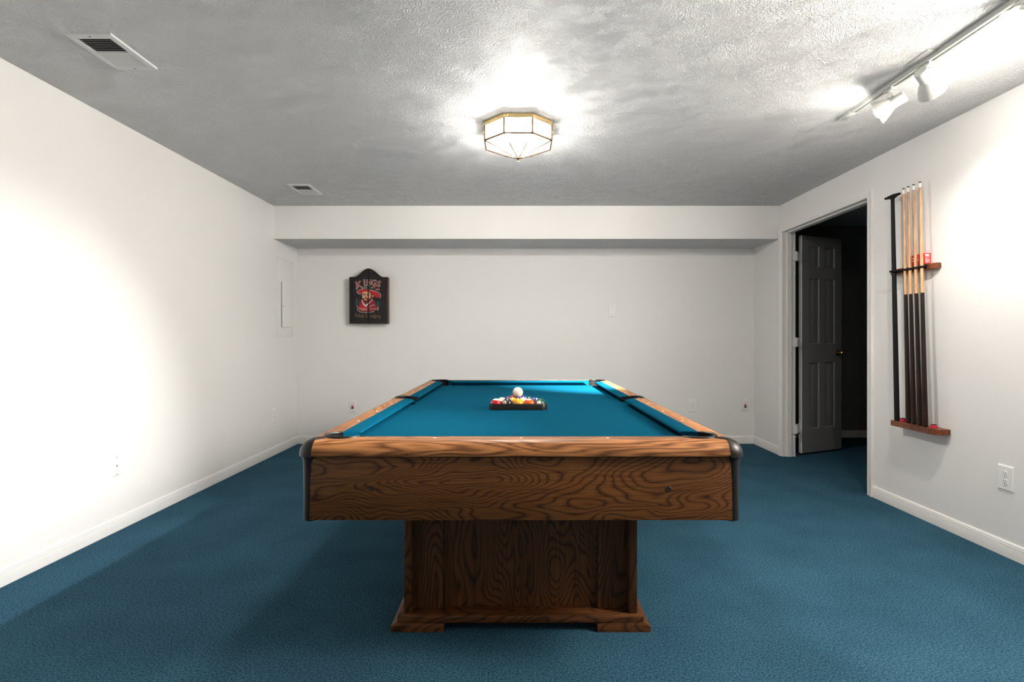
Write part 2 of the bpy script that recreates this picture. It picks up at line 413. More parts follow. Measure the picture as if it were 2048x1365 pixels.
# six panel door leaf, swung into the dark room
def make_door():
    P0 = Vector((2.667, 5.100, 0)); d = Vector((.9103, .4138, 0)); nrm = Vector((.4138, -.9103, 0))
    W_, Z0, Z1, TH = .556, .018, 2.062, .035
    R = Matrix.Translation(P0) @ Matrix(((d.x, nrm.x, 0, 0), (d.y, nrm.y, 0, 0), (0, 0, 1, 0), (0, 0, 0, 1)))
    mb = MB()
    def face(y, sg):
        xs = [0, .098, .238, .318, .458, W_]; zs = [Z0, .238, .867, 1.044, 1.664, 1.772, 1.971, Z1]
        for i in range(5):
            for j in range(7):
                x0, x1, z0, z1 = xs[i], xs[i+1], zs[j], zs[j+1]
                if i in (1, 3) and j in (1, 3, 5):
                    rings = []
                    for ins, dep in ((0, 0), (.010, .010), (.016, .010), (.036, .003)):
                        rings.append([(x0+ins, y-sg*dep, z0+ins), (x1-ins, y-sg*dep, z0+ins), (x1-ins, y-sg*dep, z1-ins), (x0+ins, y-sg*dep, z1-ins)])
                    vs = [R @ Vector(p) for r in rings for p in r]; fs = []
                    for k in range(3):
                        for q in range(4):
                            fs.append((k*4+q, k*4+(q+1) % 4, k*4+4+(q+1) % 4, k*4+4+q))
                    fs.append((12, 13, 14, 15)); mb.add(vs, fs)
                else:
                    mb.add([R @ Vector(p) for p in ((x0, y, z0), (x1, y, z0), (x1, y, z1), (x0, y, z1))], [(0, 1, 2, 3)])
    face(0, 1); face(-TH, -1); nf = len(mb.f)
    c = [(0, Z0), (W_, Z0), (W_, Z1), (0, Z1)]
    for k in range(4):
        a, b2 = c[k], c[(k+1) % 4]
        mb.add([R @ Vector(p) for p in ((a[0], 0, a[1]), (b2[0], 0, b2[1]), (b2[0], -TH, b2[1]), (a[0], -TH, a[1]))], [(0, 1, 2, 3)])
    mb.mi = [0]*nf+[1]*(len(mb.f)-nf)
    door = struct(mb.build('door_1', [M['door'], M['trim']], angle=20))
    # hinges: leaf on the door edge, leaf on the jamb edge and the knuckle between
    for z in (1.859, 1.060, .254):
        h = MB()
        h.box(-.0016, .0, -TH+.001, -.001, z-.044, z+.044, mat=R)
        h.box(XR+T-.034, XR+T-.001, DY1-.0125, DY1-.0105, z-.044, z+.044)
        kn = Vector((XR+T+.012, 5.072, 0))
        for q in range(3):
            zz = z-.044+q*.0297
            h.lathe([(.0001, zz), (.007, zz), (.007, zz+.0275), (.0001, zz+.0275)], 12, Matrix.Translation(kn))
        a = R @ Vector((0, -.018, z))
        h.add([Vector((kn.x-.002, kn.y-.002, z-.042)), Vector((a.x, a.y, z-.042)), Vector((a.x, a.y, z+.042)), Vector((kn.x-.002, kn.y-.002, z+.042)),
               Vector((kn.x-.001, kn.y-.004, z-.042)), Vector((a.x+.001, a.y-.003, z-.042)), Vector((a.x+.001, a.y-.003, z+.042)), Vector((kn.x-.001, kn.y-.004, z+.042))],
              [(0, 1, 2, 3), (7, 6, 5, 4), (0, 4, 5, 1), (1, 5, 6, 2), (2, 6, 7, 3), (3, 7, 4, 0)])
        h.box(XR+T-.004, kn.x, DY1-.013, kn.y-.003, z-.042, z+.042)
        h.build('door_hinge', M['trim'], door)
    K = R @ Matrix.Translation((W_-.055, 0, .955)) @ Matrix.Rotation(-PI/2, 4, 'X')
    mb = MB(); mb.lathe([(.0001, .0), (.031, .0), (.031, .003), (.024, .008), (.011, .012), (.010, .026), (.018, .032), (.0265, .044), (.0265, .052), (.020, .061), (.010, .064), (.0001, .0645)], 28, K)
    k = mb.build('door_knob', M['old_brass'], door); k['label'] = 'round brass knob'
make_door()

# ------------------------------------------------------------------ pool table
TX, TY = .0135, 3.09
ZT, ZC = .763, .727
NX, NY = .584, 1.17
table = thing('pool_table', 'oak pool table with teal cloth and black corner caps in the middle of the carpet', 'pool table', (TX, TY, 0))
SEC = [(.053, ZT), (.104, ZT)]+[(.106+.045*math.sin(a), .718+.045*math.cos(a)) for a in [PI/2*k/8 for k in range(1, 9)]]+[(.150, .7145), (.146, .713), (.053, .713)]
PC = (.611, 1.197); PR = .061        # corner pocket centre and radius
PS = (.641, 0.0); PRS = .056         # side pocket
def holes():
    hs = []
    for sx in (-1, 1):
        for sy in (-1, 1):
            hs.append(MB().prism([(sx*PC[0]+PR*math.cos(2*PI*k/40), sy*PC[1]+PR*math.sin(2*PI*k/40)) for k in range(40)], 'Z', .60, .80))
        hs.append(MB().prism([(sx*PS[0]+PRS*math.cos(2*PI*k/40), PRS*math.sin(2*PI*k/40)) for k in range(40)], 'Z', .60, .80))
    return hs
# slate bed under cloth
bed = MB().box(-.637, .637, -1.223, 1.223, .69, ZC).build('cloth_bed', M['cloth'])
cut(bed, holes()); bed.parent = table
# wooden rails
for sy in (-1, 1):
    r = MB().prism([(sy*(NY+n), z) for n, z in SEC], 'X', -.687, .687).build('wooden_rail', M['rail_x'])
    cut(r, [h for i, h in enumerate(holes())]); r.parent = table
for sx in (-1, 1):
    for sy in (-1, 1):
        r = MB().prism([(sx*(NX+n), z) for n, z in SEC], 'Y', sy*.012, sy*1.24).build('wooden_rail', M['rail_y'])
        cut(r, holes()); r.parent = table
# cushions
CU = [(.0535, ZT+.0005), (.030, ZT-.001), (.006, ZT-.005), (.0015, ZT-.008), (0, ZT-.0115), (.004, ZT-.016), (.020, ZT-.026), (.034, ZC-.001), (.0535, ZC-.001)]
for sy in (-1, 1):
    e = lambda n: NX-.078+.95*n
    MB().loops([[(-e(n), sy*(NY+n), z) for n, z in CU], [(e(n), sy*(NY+n), z) for n, z in CU]]).build('cushion', M['cloth'], table)
for sx in (-1, 1):
    for sy in (-1, 1):
        a = lambda n: .072-.32*n
        b = lambda n: NY-.078+.95*n
        MB().loops([[(sx*(NX+n), sy*a(n), z) for n, z in CU], [(sx*(NX+n), sy*b(n), z) for n, z in CU]]).build('cushion', [M['cloth'], M['black_matte']], table)
        cu_ = [o for o in table.children if o.name.startswith('cushion')][-1]
        for p in cu_.data.polygons:
            if max(abs(cu_.data.vertices[i].co.y) for i in p.vertices) < .08: p.material_index = 1
# black corner caps: the rail section carried round the corner
RC = .05
def corner_cap(sx, sy):
    mb = MB(); g = .0016
    ax, ay = .735-RC, 1.321-RC
    prof = [(-.001, ZT+g), (.003, ZT+g)]+[(.005+(.045+g)*math.sin(t), .718+(.045+g)*math.cos(t)) for t in [PI/2*k/8 for k in range(1, 9)]]+[(.050+g, .711), (.046, .708), (-.001, .708)]
    loops = [[(sx*(ax+r), sy*1.238, z) for r, z in prof]]
    for k in range(11):
        t = PI/2*k/10
        loops.append([(sx*(ax+r*math.cos(t)), sy*(ay+r*math.sin(t)), z) for r, z in prof])
    loops.append([(sx*(ax-.003), sy*(ay+r), z) for r, z in prof])
    mb.loops(loops, smooth=True)
    # flat tongue from the cap to the pocket iron
    t = [(.652, 1.247), (.662, 1.236), (.690, 1.240), (.692, 1.275), (.684, 1.284), (.664, 1.262)]
    mb.prism([(sx*x, sy*y) for x, y in t], 'Z', ZT-.004, ZT+.0028)
    o = mb.build('corner_cap', M['black_plastic'], table); return o
def pocket(cx, cy, r, ang, span, side=False):
    mb = MB()
    # leather-look bucket under the opening
    prof = [(.0001, .615), (r-.012, .615), (r-.004, .64), (r-.001, .70), (r-.001, ZT-.004), (r+.002, ZT-.002)]
    mb.lathe(prof, 32, Matrix.Translation((cx, cy, 0)), a0=ang-span, a1=ang+span)
    # lower half of the wall towards the bed
    mb.lathe([(.0001, .612), (r-.001, .612), (r-.001, ZC-.012)], 32, Matrix.Translation((cx, cy, 0)))
    # raised iron round the back of the pocket
    path = []
    for k in range(25):
        a = ang-span+2*span*k/24
        path.append((cx+(r+.001)*math.cos(a), cy+(r+.001)*math.sin(a), ZT-.0005))
    mb.tube(path, .0062, 10, radii=[.003+.0038*min(1, min(k, 24-k)/4) for k in range(25)])
    if side:
        sx = 1 if cx > 0 else -1
        # narrow saddle running over the rounded rail edge
        g = .0018
        sec = [(.104, ZT+g)]+[(.106+(.045+g)*math.sin(a), .718+(.045+g)*math.cos(a)) for a in [PI/2*k/8 for k in range(0, 9)]]
        loops = []
        for i, (n, z) in enumerate([(.053+.058, ZT+g)]+sec[2:]):
            wv = .040-.020*i/8
            loops.append([(sx*(NX+n), -wv, z), (sx*(NX+n), wv, z)])
        vs = [p for l in loops for p in l]; fs = [(2*i, 2*i+1, 2*i+3, 2*i+2) for i in range(len(loops)-1)]
        lo = [(p[0]-sx*.006, p[1], p[2]-.006) for p in vs]; m_ = len(vs)
        mb.add(vs+lo, fs+[tuple(m_+q for q in f[::-1]) for f in fs]+[(2*i, 2*i+2, m_+2*i+2, m_+2*i) for i in range(len(loops)-1)]+[(2*i+1, 2*i+3, m_+2*i+3, m_+2*i+1)[::-1] for i in range(len(loops)-1)], smooth=True)
    mb.build('pocket', M['black_plastic'], table)
for sx in (-1, 1):
    for sy in (-1, 1):
        corner_cap(sx, sy); pocket(sx*PC[0], sy*PC[1], PR, math.atan2(sy, sx), math.radians(112))
    pocket(sx*PS[0], 0, PRS, 0 if sx > 0 else PI, math.radians(98), True)
# pearl sights let into the rails
def sight(x, y):
    MB().lathe([(.0001, ZT+.0009), (.0050, ZT+.0008), (.0056, ZT-.001)], 14, Matrix.Translation((x, y, 0))).build('rail_sight', M['ferrule'], table)
for sy in (-1, 1):
    for k in (-1, 0, 1): sight(k*.292, sy*(NY+.080))
for sx in (-1, 1):
    for k in (-3, -2, -1, 1, 2, 3): sight(sx*(NX+.0735), k*.2921)
# apron
AZ0, AZ1 = .503, .7095
for sy in (-1, 1):
    MB().box(-.6985, .6985, sy*1.306-.010-sy*.010, sy*1.306+.010-sy*.010, AZ0, AZ1, bev=.0015).build('apron', M['oak_x'], table)
for sx in (-1, 1):
    MB().box(sx*.72-.010-sx*.010, sx*.72+.010-sx*.010, -1.284, 1.284, AZ0, AZ1, bev=.0015).build('apron', M['oak_y'], table)
for sx in (-1, 1):
    for sy in (-1, 1):
        q = Matrix.Translation((sx*.6960, sy*1.2820, 0))
        MB().lathe([(.0001, AZ0-.004), (.022, AZ0-.004), (.0245, AZ0-.001), (.0248, .64), (.0258, .69), (.0290, .7095), (.0001, .7095)], 24, q).build('corner_trim', M['black_plastic'], table)
MB().box(-.70, .70, -1.285, 1.285, .52, .535).build('underframe', M['oak_y'], table)
for sx in (-.488, .4835):
    R = Matrix.Translation((sx, -1.3062, .606)) @ Matrix.Rotation(PI/2, 4, 'X')
    MB().lathe([(.0001, -.002), (.0035, -.002), (.0040, .0006), (.0065, .0018), (.0080, .0006), (.0080, -.001)], 20, R).build('bolt', M['black_plastic'], table)

def pedestal(y_front, sgn):
    """sgn=+1: the open, recessed side faces the camera"""
    Y = lambda t: y_front+sgn*t
    def bx(mb, x0, x1, t0, t1, z0, z1, bev=0):
        a, b = sorted((Y(t0), Y(t1))); return mb.box(x0, x1, a, b, z0, z1, bev=bev)
    ped = bx(MB(), -.4635, .4635, 0, .50, .030, .060, .007).build('pedestal', M['base_x'], table)
    for sx in (-1, 1):
        x0, x1 = sorted((sx*.408, sx*.440))
        bx(MB(), x0, x1, .014, .486, .060, .545, .003).build('side_board', M['oak_z'], ped)
        x0, x1 = sorted((sx*.298, sx*.408))
        bx(MB(), x0, x1, .055, .075, .060, .545).build('corner_board', M['oak_z'], ped)
        x0, x1 = sorted((sx*.288, sx*.486))
        ft = MB()
        outer = sx*.486; inner = sx*.288
        for (t0, t1) in ((0-.004, .504),):
            lo = [(inner, Y(t0), 0), (outer, Y(t0), 0), (outer, Y(t1), 0), (inner, Y(t1), 0)]
            mi_ = [(inner, Y(t0), .020), (outer, Y(t0), .020), (outer, Y(t1), .020), (inner, Y(t1), .020)]
            hi = [(inner, Y(t0+.004), .030), (outer-sx*.020, Y(t0+.004), .034), (outer-sx*.020, Y(t1-.004), .034), (inner, Y(t1-.004), .030)]
            ft.loops([lo, mi_, hi])
        ft.build('foot', M['base_x'], ped)
    bx(MB(), -.300, .300, .072, .084, .060, .545).build('front_panel', M['oak_z'], ped)
    bx(MB(), -.408, .408, .466, .480, .060, .545).build('back_panel', M['oak_z'], ped)
pedestal(-1.050, 1)
pedestal(1.050, -1)

# ------------------------------------------------------------------ balls in the rack
BR = .0286
RX, RY = .0065, 2.847
BALLC = {1: (.80, .38, .012), 2: (.010, .035, .30), 3: (.62, .010, .015), 4: (.035, .012, .085), 5: (.80, .115, .012), 6: (.005, .085, .050), 7: (.17, .012, .020), 8: (.008, .008, .010)}
def ball_mat(name, col, stripe, plainball=False):
    m, nt, b = new_mat(name)
    b.inputs['Roughness'].default_value = .08; b.inputs['Coat Weight'].default_value = .3
    white = (.82, .76, .64, 1)
    if plainball:
        b.inputs['Base Color'].default_value = white; return m
    tc = N(nt, 'ShaderNodeTexCoord'); sp = N(nt, 'ShaderNodeSeparateXYZ'); L(nt, tc.outputs['Object'], sp.inputs[0])
    ax = N(nt, 'ShaderNodeMath', operation='ABSOLUTE'); L(nt, sp.outputs['X'], ax.inputs[0])
    dk = N(nt, 'ShaderNodeMath', operation='GREATER_THAN'); dk.inputs[1].default_value = BR*.895; L(nt, ax.outputs[0], dk.inputs[0])
    fac = dk.outputs[0]
    if stripe:
        az = N(nt, 'ShaderNodeMath', operation='ABSOLUTE'); L(nt, sp.outputs['Z'], az.inputs[0])
        st = N(nt, 'ShaderNodeMath', operation='GREATER_THAN'); st.inputs[1].default_value = BR*.56; L(nt, az.outputs[0], st.inputs[0])
        mxm = N(nt, 'ShaderNodeMath', operation='MAXIMUM'); L(nt, fac, mxm.inputs[0]); L(nt, st.outputs[0], mxm.inputs[1]); fac = mxm.outputs[0]
    mx = N(nt, 'ShaderNodeMix', data_type='RGBA'); mx.inputs['A'].default_value = (*col, 1); mx.inputs['B'].default_value = white
    L(nt, fac, mx.inputs['Factor']); L(nt, mx.outputs['Result'], b.inputs['Base Color'])
    return m
def basis(xdir, zdir):
    z = Vector(zdir).normalized(); x = Vector(xdir); x = (x-z*x.dot(z)).normalized(); y = z.cross(x)
    return Matrix(((x.x, y.x, z.x, 0), (x.y, y.y, z.y, 0), (x.z, y.z, z.z, 0), (0, 0, 0, 1)))
def sphere(mb, r):
    bm = bmesh.new(); bmesh.ops.create_icosphere(bm, subdivisions=4, radius=r); mb.take(bm, 0, True); return mb
CNAME = {1: 'yellow', 2: 'blue', 3: 'red', 4: 'purple', 5: 'orange', 6: 'green', 7: 'maroon', 8: 'black'}
GB = 'pool balls in the triangle'
def ball(num, x, y, z, label, xdir, zdir):
    if num == 0:
        o = sphere(MB(), BR).build('cue_ball', ball_mat('ball_white', (1, 1, 1), False, True))
        o.location = (x, y, z); tag(o, label, 'ball', GB); return o
    base = num if num < 9 else num-8
    o = sphere(MB(), BR).build('pool_ball', ball_mat('ball_%d' % num, BALLC[base], num > 8))
    vs, fs = text_geo(str(num), .0125 if num < 10 else .0105)
    out = []
    for v in vs:
        yy, zz = v.x, v.y                     # text plane on the +X side of the ball
        p = Vector((math.sqrt(max(1e-9, BR*BR-yy*yy-zz*zz)), yy, zz)).normalized()*(BR+.00025)
        out.append(p)
    MB().add(out, fs).build('ball_number', M['black_matte'], o)
    o.location = (x, y, z); o.rotation_euler = basis(xdir, zdir).to_euler()
    tag(o, label, 'ball', GB); return o
ZB = ZC+BR
def slot(row, i):
    return RX+(i-(4-row)/2)*2*BR*1.007, RY+row*BR*2*.872
rows = [
 [(11, 'red striped ball with white crown at the near end of the triangle front row', (1, .1, -.3), (.10, .22, .97)),
  (8, 'black eight ball with white number spot in the triangle front row', (-.42, -.76, .47), (.5, 0, .9)),
  (1, 'golden yellow ball in the middle of the triangle front row', (1, .1, -.3), (0, .3, 1)),
  (5, 'solid orange ball between yellow and green balls in the front row', (-.1, -.28, .95), (1, 0, .1)),
  (6, 'solid green ball at the end of the triangle front row', (.3, 1, .2), (0, .3, 1))],
 [(15, 'mostly white ball just behind the red striped ball', (1, .2, .2), (-.25, -.70, .66)),
  (9, 'yellow ball behind and between the black eight and golden yellow balls', (0, 1, .15), (.95, .3, -.1)),
  (13, 'white looking ball behind and between golden yellow and orange balls', (1, .1, .1), (-.20, -.62, .75)),
  (10, 'blue striped ball behind and between orange and green balls', (0, 1, .2), (.9, -.35, .1))],
 [(4, 'dark purple ball peeking out behind the black eight ball', (.2, .9, -.3), (0, .3, 1)),
  (12, 'ball directly beneath the white cue ball on its near side', (0, 1, .2), (.9, 0, .1)),
  (14, 'green ball with its top showing behind the white and blue balls', (0, 1, .2), (.9, .4, .1))],
 [(3, 'solid red ball behind the cue ball on the purple ball side', (.3, .9, -.3), (0, .2, 1)),
  (2, 'solid blue ball behind the cue ball on the green ball side', (.3, .9, -.3), (0, .2, 1))],
 [(7, 'maroon ball at the far apex of the triangle', (.3, .9, -.3), (0, .2, 1))]]
for r_, row in enumerate(rows):
    for i, (num, lab, xd, zd) in enumerate(row):
        x, y = slot(r_, i); ball(num, x, y, ZB, lab, xd, zd)
cb = ball(0, RX-.002, RY+2*BR*.8665*2+.033, ZB+.0470, 'plain white cue ball resting on top of the racked balls', 0, 0)
# triangle
def tri_loop(off, z, n=8):
    h = 4*2*BR*.872
    c = [(-4*BR*1.007, 0), (4*BR*1.007, 0), (0, h)]
    out = []
    for k, (a0, a1) in enumerate(((210, 270), (270, 390), (30, 150))):
        pass
    for (cx, cy), (a0, a1) in zip(c, ((150, 270), (270, 390), (30, 150))):
        for i in range(n+1):
            a = math.radians(a0+(a1-a0)*i/n)
            out.append((RX+cx+off*math.cos(a), RY+cy+off*math.sin(a), z))
    return out
gi = BR+.0020; go = BR+.0070
lp = [tri_loop(gi, ZC+.0005), tri_loop(go+.0030, ZC+.0005), tri_loop(go+.0030, ZC+.0030), tri_loop(go, ZC+.0045), tri_loop(go, ZC+.0310), tri_loop(go-.001, ZC+.0325), tri_loop(gi+.001, ZC+.0325), tri_loop(gi, ZC+.031)]
tag(MB().loops(lp, wrap=True).build('ball_rack', M['black_plastic']), 'black triangular ball rack lying on the teal cloth around the balls', 'ball rack')

# ------------------------------------------------------------------ flush ceiling light
CLX, CLY = .007, 3.195
cl = thing('ceiling_light', 'brass and glass octagonal flush lamp on the ceiling above the pool table', 'ceiling lamp', (CLX, CLY, H))
AP = .1925                                          # apothem
def octo(ap, z):
    r = ap/math.cos(PI/8)
    return [Vector((r*math.cos(PI/8+k*PI/4), r*math.sin(PI/8+k*PI/4), z)) for k in range(8)]
bandm = MB(); bandm.loops([octo(AP-.004, -.001), octo(AP+.004, -.001), octo(AP+.004, -.022), octo(AP+.001, -.025), octo(AP-.004, -.025)], wrap=True)
bandm.build('brass_band', M['brass'], cl, 20)
MB().loops([octo(.10, -.001), octo(.10, -.012)]).build('ceiling_pan', M['white_metal'], cl, 20)
g = MB()
ga = octo(AP-.002, -.025); gb = octo(AP-.002, -.108); apex = octo(.012, -.185)
g.loops([ga, gb, apex], caps=False)
g.build('glass_shade', M['glass'], cl, 10)
fr = MB()
for k in range(8):
    j = (k+1) % 8
    fr.tube([ga[k], gb[k]], .0058, 6); fr.tube([gb[k], gb[j]], .0052, 6); fr.tube([gb[k], apex[k]], .0042, 6)
fr.build('brass_frame', M['lead_brass'], cl)
MB().lathe([(.0001, -.182), (.014, -.183), (.016, -.187), (.008, -.192), (.0035, -.195), (.003, -.203), (.005, -.206), (.0055, -.210), (.003, -.214), (.0001, -.215)], 20).build('finial', M['old_brass'], cl)
for k in range(0, 8, 2):
    t = math.radians(-90)+k*PI/4
    d = Vector((math.cos(t), math.sin(t), 0))
    p = d*(AP+.001); p.z = -.031
    MB().tube([p, p+d*.010, p+d*.012], .004, 10, radii=[.003, .0045, .002]).build('thumb_screw', M['brass'], cl)
M['bulb'] = emit('lamp_bulb', (1.0, .955, .90), 400.0)
for sx in (-1, 1):
    mb = MB(); bm = bmesh.new(); bmesh.ops.create_uvsphere(bm, u_segments=20, v_segments=12, radius=.028)
    mb.take(bm, 0, True, Matrix.Translation((sx*.060, .0, -.066)) @ Matrix.Diagonal((1.25, 1, 1, 1)))
    b_ = mb.build('bulb', M['bulb'], cl); b_['label'] = 'glowing white bulb'

# ------------------------------------------------------------------ track lighting
TK0, TK1, TXL, TXR = 1.15, 3.055, 1.808, 1.843
trk = thing('light_track', 'long white lighting track screwed to the ceiling beside the cue wall', 'light track', ((TXL+TXR)/2, 2.1, H))
tm = MB()
zt = -.020; hw = (TXR-TXL)/2
sec = [(-hw, 0), (-hw, zt), (-.006, zt), (-.006, -.004), (.006, -.004), (.006, zt), (hw, zt), (hw, 0)]
tm.prism(sec, 'Y', TK0-2.1, TK1-2.1-.10)
tm.build('track_channel', M['track_metal'], trk, 20)
MB().box(-hw-.001, hw+.001, TK1-2.1-.10, TK1-2.1, zt-.001, 0, bev=.002).build('end_cap', M['track_metal'], trk)
MB().box(-.005, .005, TK0-2.1, TK1-2.1-.10, -.0065, -.004).build('copper_strip', plain('copper_strip', (.40, .20, .10), .4, .7), trk)
MB().box(-.062, .062, 2.34-2.1, 2.462-2.1, -.0035, 0, bev=.001).build('canopy_plate', M['track_metal'], trk)
GS = 'white spotlights on the ceiling track'
def spot_head(label, y, target, power, ang, blend=1.0, drop=.034, size=.095, x=None, glow=40.0, tint=(1.0, .94, .86), beam=None):
    """clip, knuckle, socket can and flared shade; the lamp sits in the shade mouth"""
    px = (TXL+TXR)/2
    base = Vector((px, y, H+zt))
    t = thing('track_spotlight', label, 'spotlight', base, GS)
    piv = Vector((0, 0, -drop))
    d = (Vector(target)-(base+piv)).normalized()
    q = d.to_track_quat('Z', 'Y').to_matrix().to_4x4()
    st = MB(); st.box(-.014, .014, -.030, .030, -.012, 0, bev=.003); st.lathe([(.0001, -.012), (.011, -.012), (.011, -drop+.014), (.0001, -drop+.014)], 16)
    st.build('clip', M['track_metal'], t)
    side = d.cross(Vector((0, 0, 1))).normalized()
    kn = MB(); kn.tube([piv-side*.012, piv+side*.012], .014, 16)
    kn.tube([piv, piv-d*.012-Vector((0, 0, .030))], .010, 12)
    kn.build('knuckle', M['track_metal'], t)
    O = Matrix.Translation(piv-d*.040-Vector((0, 0, .046))) @ q
    cn = MB(); cn.lathe([(.0001, -.030), (.023, -.030), (.027, -.026), (.027, .034), (.0255, .036)], 28, O)
    cn.build('socket_can', M['track_metal'], t)
    sh = MB()
    po = [(.0265, .030), (.030, .036), (.042, .056), (.054, .080), (.060, .098)]
    pi_ = [(.0585, .098), (.0525, .080), (.0405, .056), (.028, .038)]
    sh.lathe(po+pi_, 36, O); sh.build('lamp_shade', M['track_metal'], t)
    bu = MB(); bu.lathe([(.0001, .110), (.016, .1075), (.030, .100), (.0395, .088), (.042, .076), (.036, .056), (.024, .044), (.020, .036)], 28, O)
    bo = bu.build('bulb', emit('flood_bulb', tint, glow), t); bo['label'] = 'glowing flood bulb'
    li = bpy.data.lights.new('spot_lamp', 'SPOT'); li.energy = power; li.color = tint
    li.spot_size = math.radians(ang); li.spot_blend = blend; li.shadow_soft_size = .02
    lo = bpy.data.objects.new('spot_lamp', li); COL.objects.link(lo)
    lo.parent = t
    tip = O @ Vector((0, 0, .1125)); bd = (Vector(beam)-base-tip).normalized() if beam else d
    lo.matrix_local = Matrix.Translation(tip) @ (-bd).to_track_quat('Z', 'Y').to_matrix().to_4x4()
    return t
spot_head('white spotlight on the track nearest the camera with its bulb facing out', 1.955, (XL, 2.42, .50), 290, 40, glow=30, tint=(1, .985, .96))
spot_head('white spotlight by the square canopy plate aimed at the cue wall', 2.425, (XR, 2.78, 1.85), 24, 92, glow=60, beam=(XR, 2.82, 1.30))
spot_head('white spotlight nearest the far end of the track aimed at the table', 2.668, (.45, 4.12, 1.45), 1750, 30, glow=75, beam=(.66, 4.12, .76))
spot_head('white spotlight on the track above the camera aimed high on the cue wall', 1.40, (XR, 1.42, 2.02), 980, 95, glow=150)

# ------------------------------------------------------------------ ceiling vents
def vent(x0, x1, y0, y1, label):
    t = thing('ceiling_vent', label, 'air vent', ((x0+x1)/2, (y0+y1)/2, H), None)
    a, b = (x1-x0)/2, (y1-y0)/2
    fw, fe = .024, .030
    f_ = MB()
    lo = [(-a, -b), (a, -b), (a, b), (-a, b)]; inn = [(-a+fw, -b+fe), (a-fw, -b+fe), (a-fw, b-fe), (-a+fw, b-fe)]
    L0 = [(x, y, 0) for x, y in lo]; L1 = [(x*.985, y*.99, -.009) for x, y in lo]; L2 = [(x, y, -.010) for x, y in inn]; L3 = [(x, y, 0) for x, y in inn]
    f_.loops([L0, L1, L2, L3], wrap=True)
    f_.box(-a+fw, a-fw, -.004, .004, -.010, 0)
    f_.build('vent_frame', M['vent_metal'], t, 20)
    MB().box(-a+fw, a-fw, -b+fe, b-fe, -.0012, -.0002).build('duct_opening', M['dark'], t)
    for (u0, u1, s_) in ((-b+fe, -.004, 1), (.004, b-fe, -1)):
        lv = MB(); n = 8; p = (u1-u0)/n
        for k in range(n):
            yc = u0+(k+.5)*p
            dy, dz = (.0062, .0030) if s_ > 0 else (-.0052, .0042)
            w_ = .0006
            lv.prism([(yc-dy, -.0055-dz), (yc-dy+w_*2, -.0055-dz), (yc+dy+w_*2, -.0055+dz), (yc+dy, -.0055+dz)], 'X', -a+fw, a-fw)
        lv.build('louver_slats', M['vent_metal'], t, 20)
    for sy in (-1, 1):
        MB().lathe([(.0001, -.0115), (.0035, -.011), (.0045, -.0095)], 12, Matrix.Translation((0, sy*(b-.014), 0))).build('screw', M['grey'], t)
vent(-1.838, -1.648, 2.21, 2.50, 'large white slatted ceiling vent close to the camera')
vent(-1.850, -1.672, 4.385, 4.69, 'small looking white ceiling vent near the soffit')

# ------------------------------------------------------------------ wall plates
def plate_frame(name, label, cat, pos, rot, w_, h_, mat, group=None, th=.006):
    """local frame: X along the wall, Y out of the wall, Z up"""
    t = thing(name, label, cat, pos, group); t.rotation_euler = (0, 0, rot)
    a, b = w_/2, h_/2; e = .005
    lp = [[(-a, 0, -b), (a, 0, -b), (a, 0, b), (-a, 0, b)], [(-a, th*.45, -b), (a, th*.45, -b), (a, th*.45, b), (-a, th*.45, b)],
          [(-a+e, th, -b+e), (a-e, th, -b+e), (a-e, th, b-e), (-a+e, th, b-e)]]
    MB().loops(lp).build('cover_plate', mat, t, 20)
    return t
def yscrew(t, z, y=.006, r=.0032, x=0, mat='grey'):
    R = Matrix.Translation((x, y-.0008, z)) @ Matrix.Rotation(-PI/2, 4, 'X')
    MB().lathe([(r, 0), (r, .0012), (.0001, .0018)], 12, R).build('screw', M[mat], t)
def duplex(t, th=.006):
    for zc in (.0195, -.0195):
        pts = []
        for k in range(28):
            a = 2*PI*k/28; pts.append((max(-.0145, min(.0145, .0172*math.cos(a))), zc+.0165*math.sin(a)))
        rc = MB(); rc.prism(pts, 'Y', th-.001, th+.0022)
        o = rc.build('receptacle', M['plate'], t)
        sl = MB()
        sl.box(-.0075, -.0055, th+.0020, th+.0026, zc-.001, zc+.009); o1 = sl.build('socket_slot', M['dark'], o)
        MB().box(.0052, .0070, th+.0020, th+.0026, zc, zc+.008).build('socket_slot', M['dark'], o)
        R = Matrix.Translation((0, th+.0020, zc-.0075)) @ Matrix.Rotation(-PI/2, 4, 'X')
        MB().lathe([(.0028, 0), (.0028, .0006), (.0001, .0007)], 12, R).build('socket_slot', M['dark'], o)
    yscrew(t, 0, th, .0028)
RL, RR, RB = -PI/2, PI/2, PI           # out of wall: left wall +X, right wall -X, far wall -Y
t = plate_frame('power_outlet', 'white double power outlet low on the cue wall near the camera', 'power outlet', (XR, 2.746, .394), RR, .088, .126, M['plate']); duplex(t)
t = plate_frame('power_outlet', 'white double power outlet on the far wall behind the table', 'power outlet', (1.823, YB, .392), RB, .088, .127, M['plate']); duplex(t)
t = plate_frame('power_outlet', 'white double power outlet low on the wall under the electrical panel', 'power outlet', (XL, 5.11, .378), RL, .076, .118, M['plate']); duplex(t)
t = plate_frame('phone_jack', 'small phone jack plate in the bright patch of the long white wall', 'phone jack', (XL, 3.102, .372), RL, .073, .116, M['plate2'])
yscrew(t, .047, r=.0034); yscrew(t, -.047, r=.0034)
MB().box(-.0075, .0075, .0055, .0072, -.009, .007, bev=.001).build('jack_surround', M['plate'], t)
MB().prism([(-.005, -.003), (.005, -.003), (.005, .005), (-.005, .005)][::-1]+[], 'Y', .0068, .0076).build('jack_socket', M['grey'], t)
MB().box(-.002, .002, .0068, .0076, -.007, -.003).build('jack_notch', M['grey'], t)
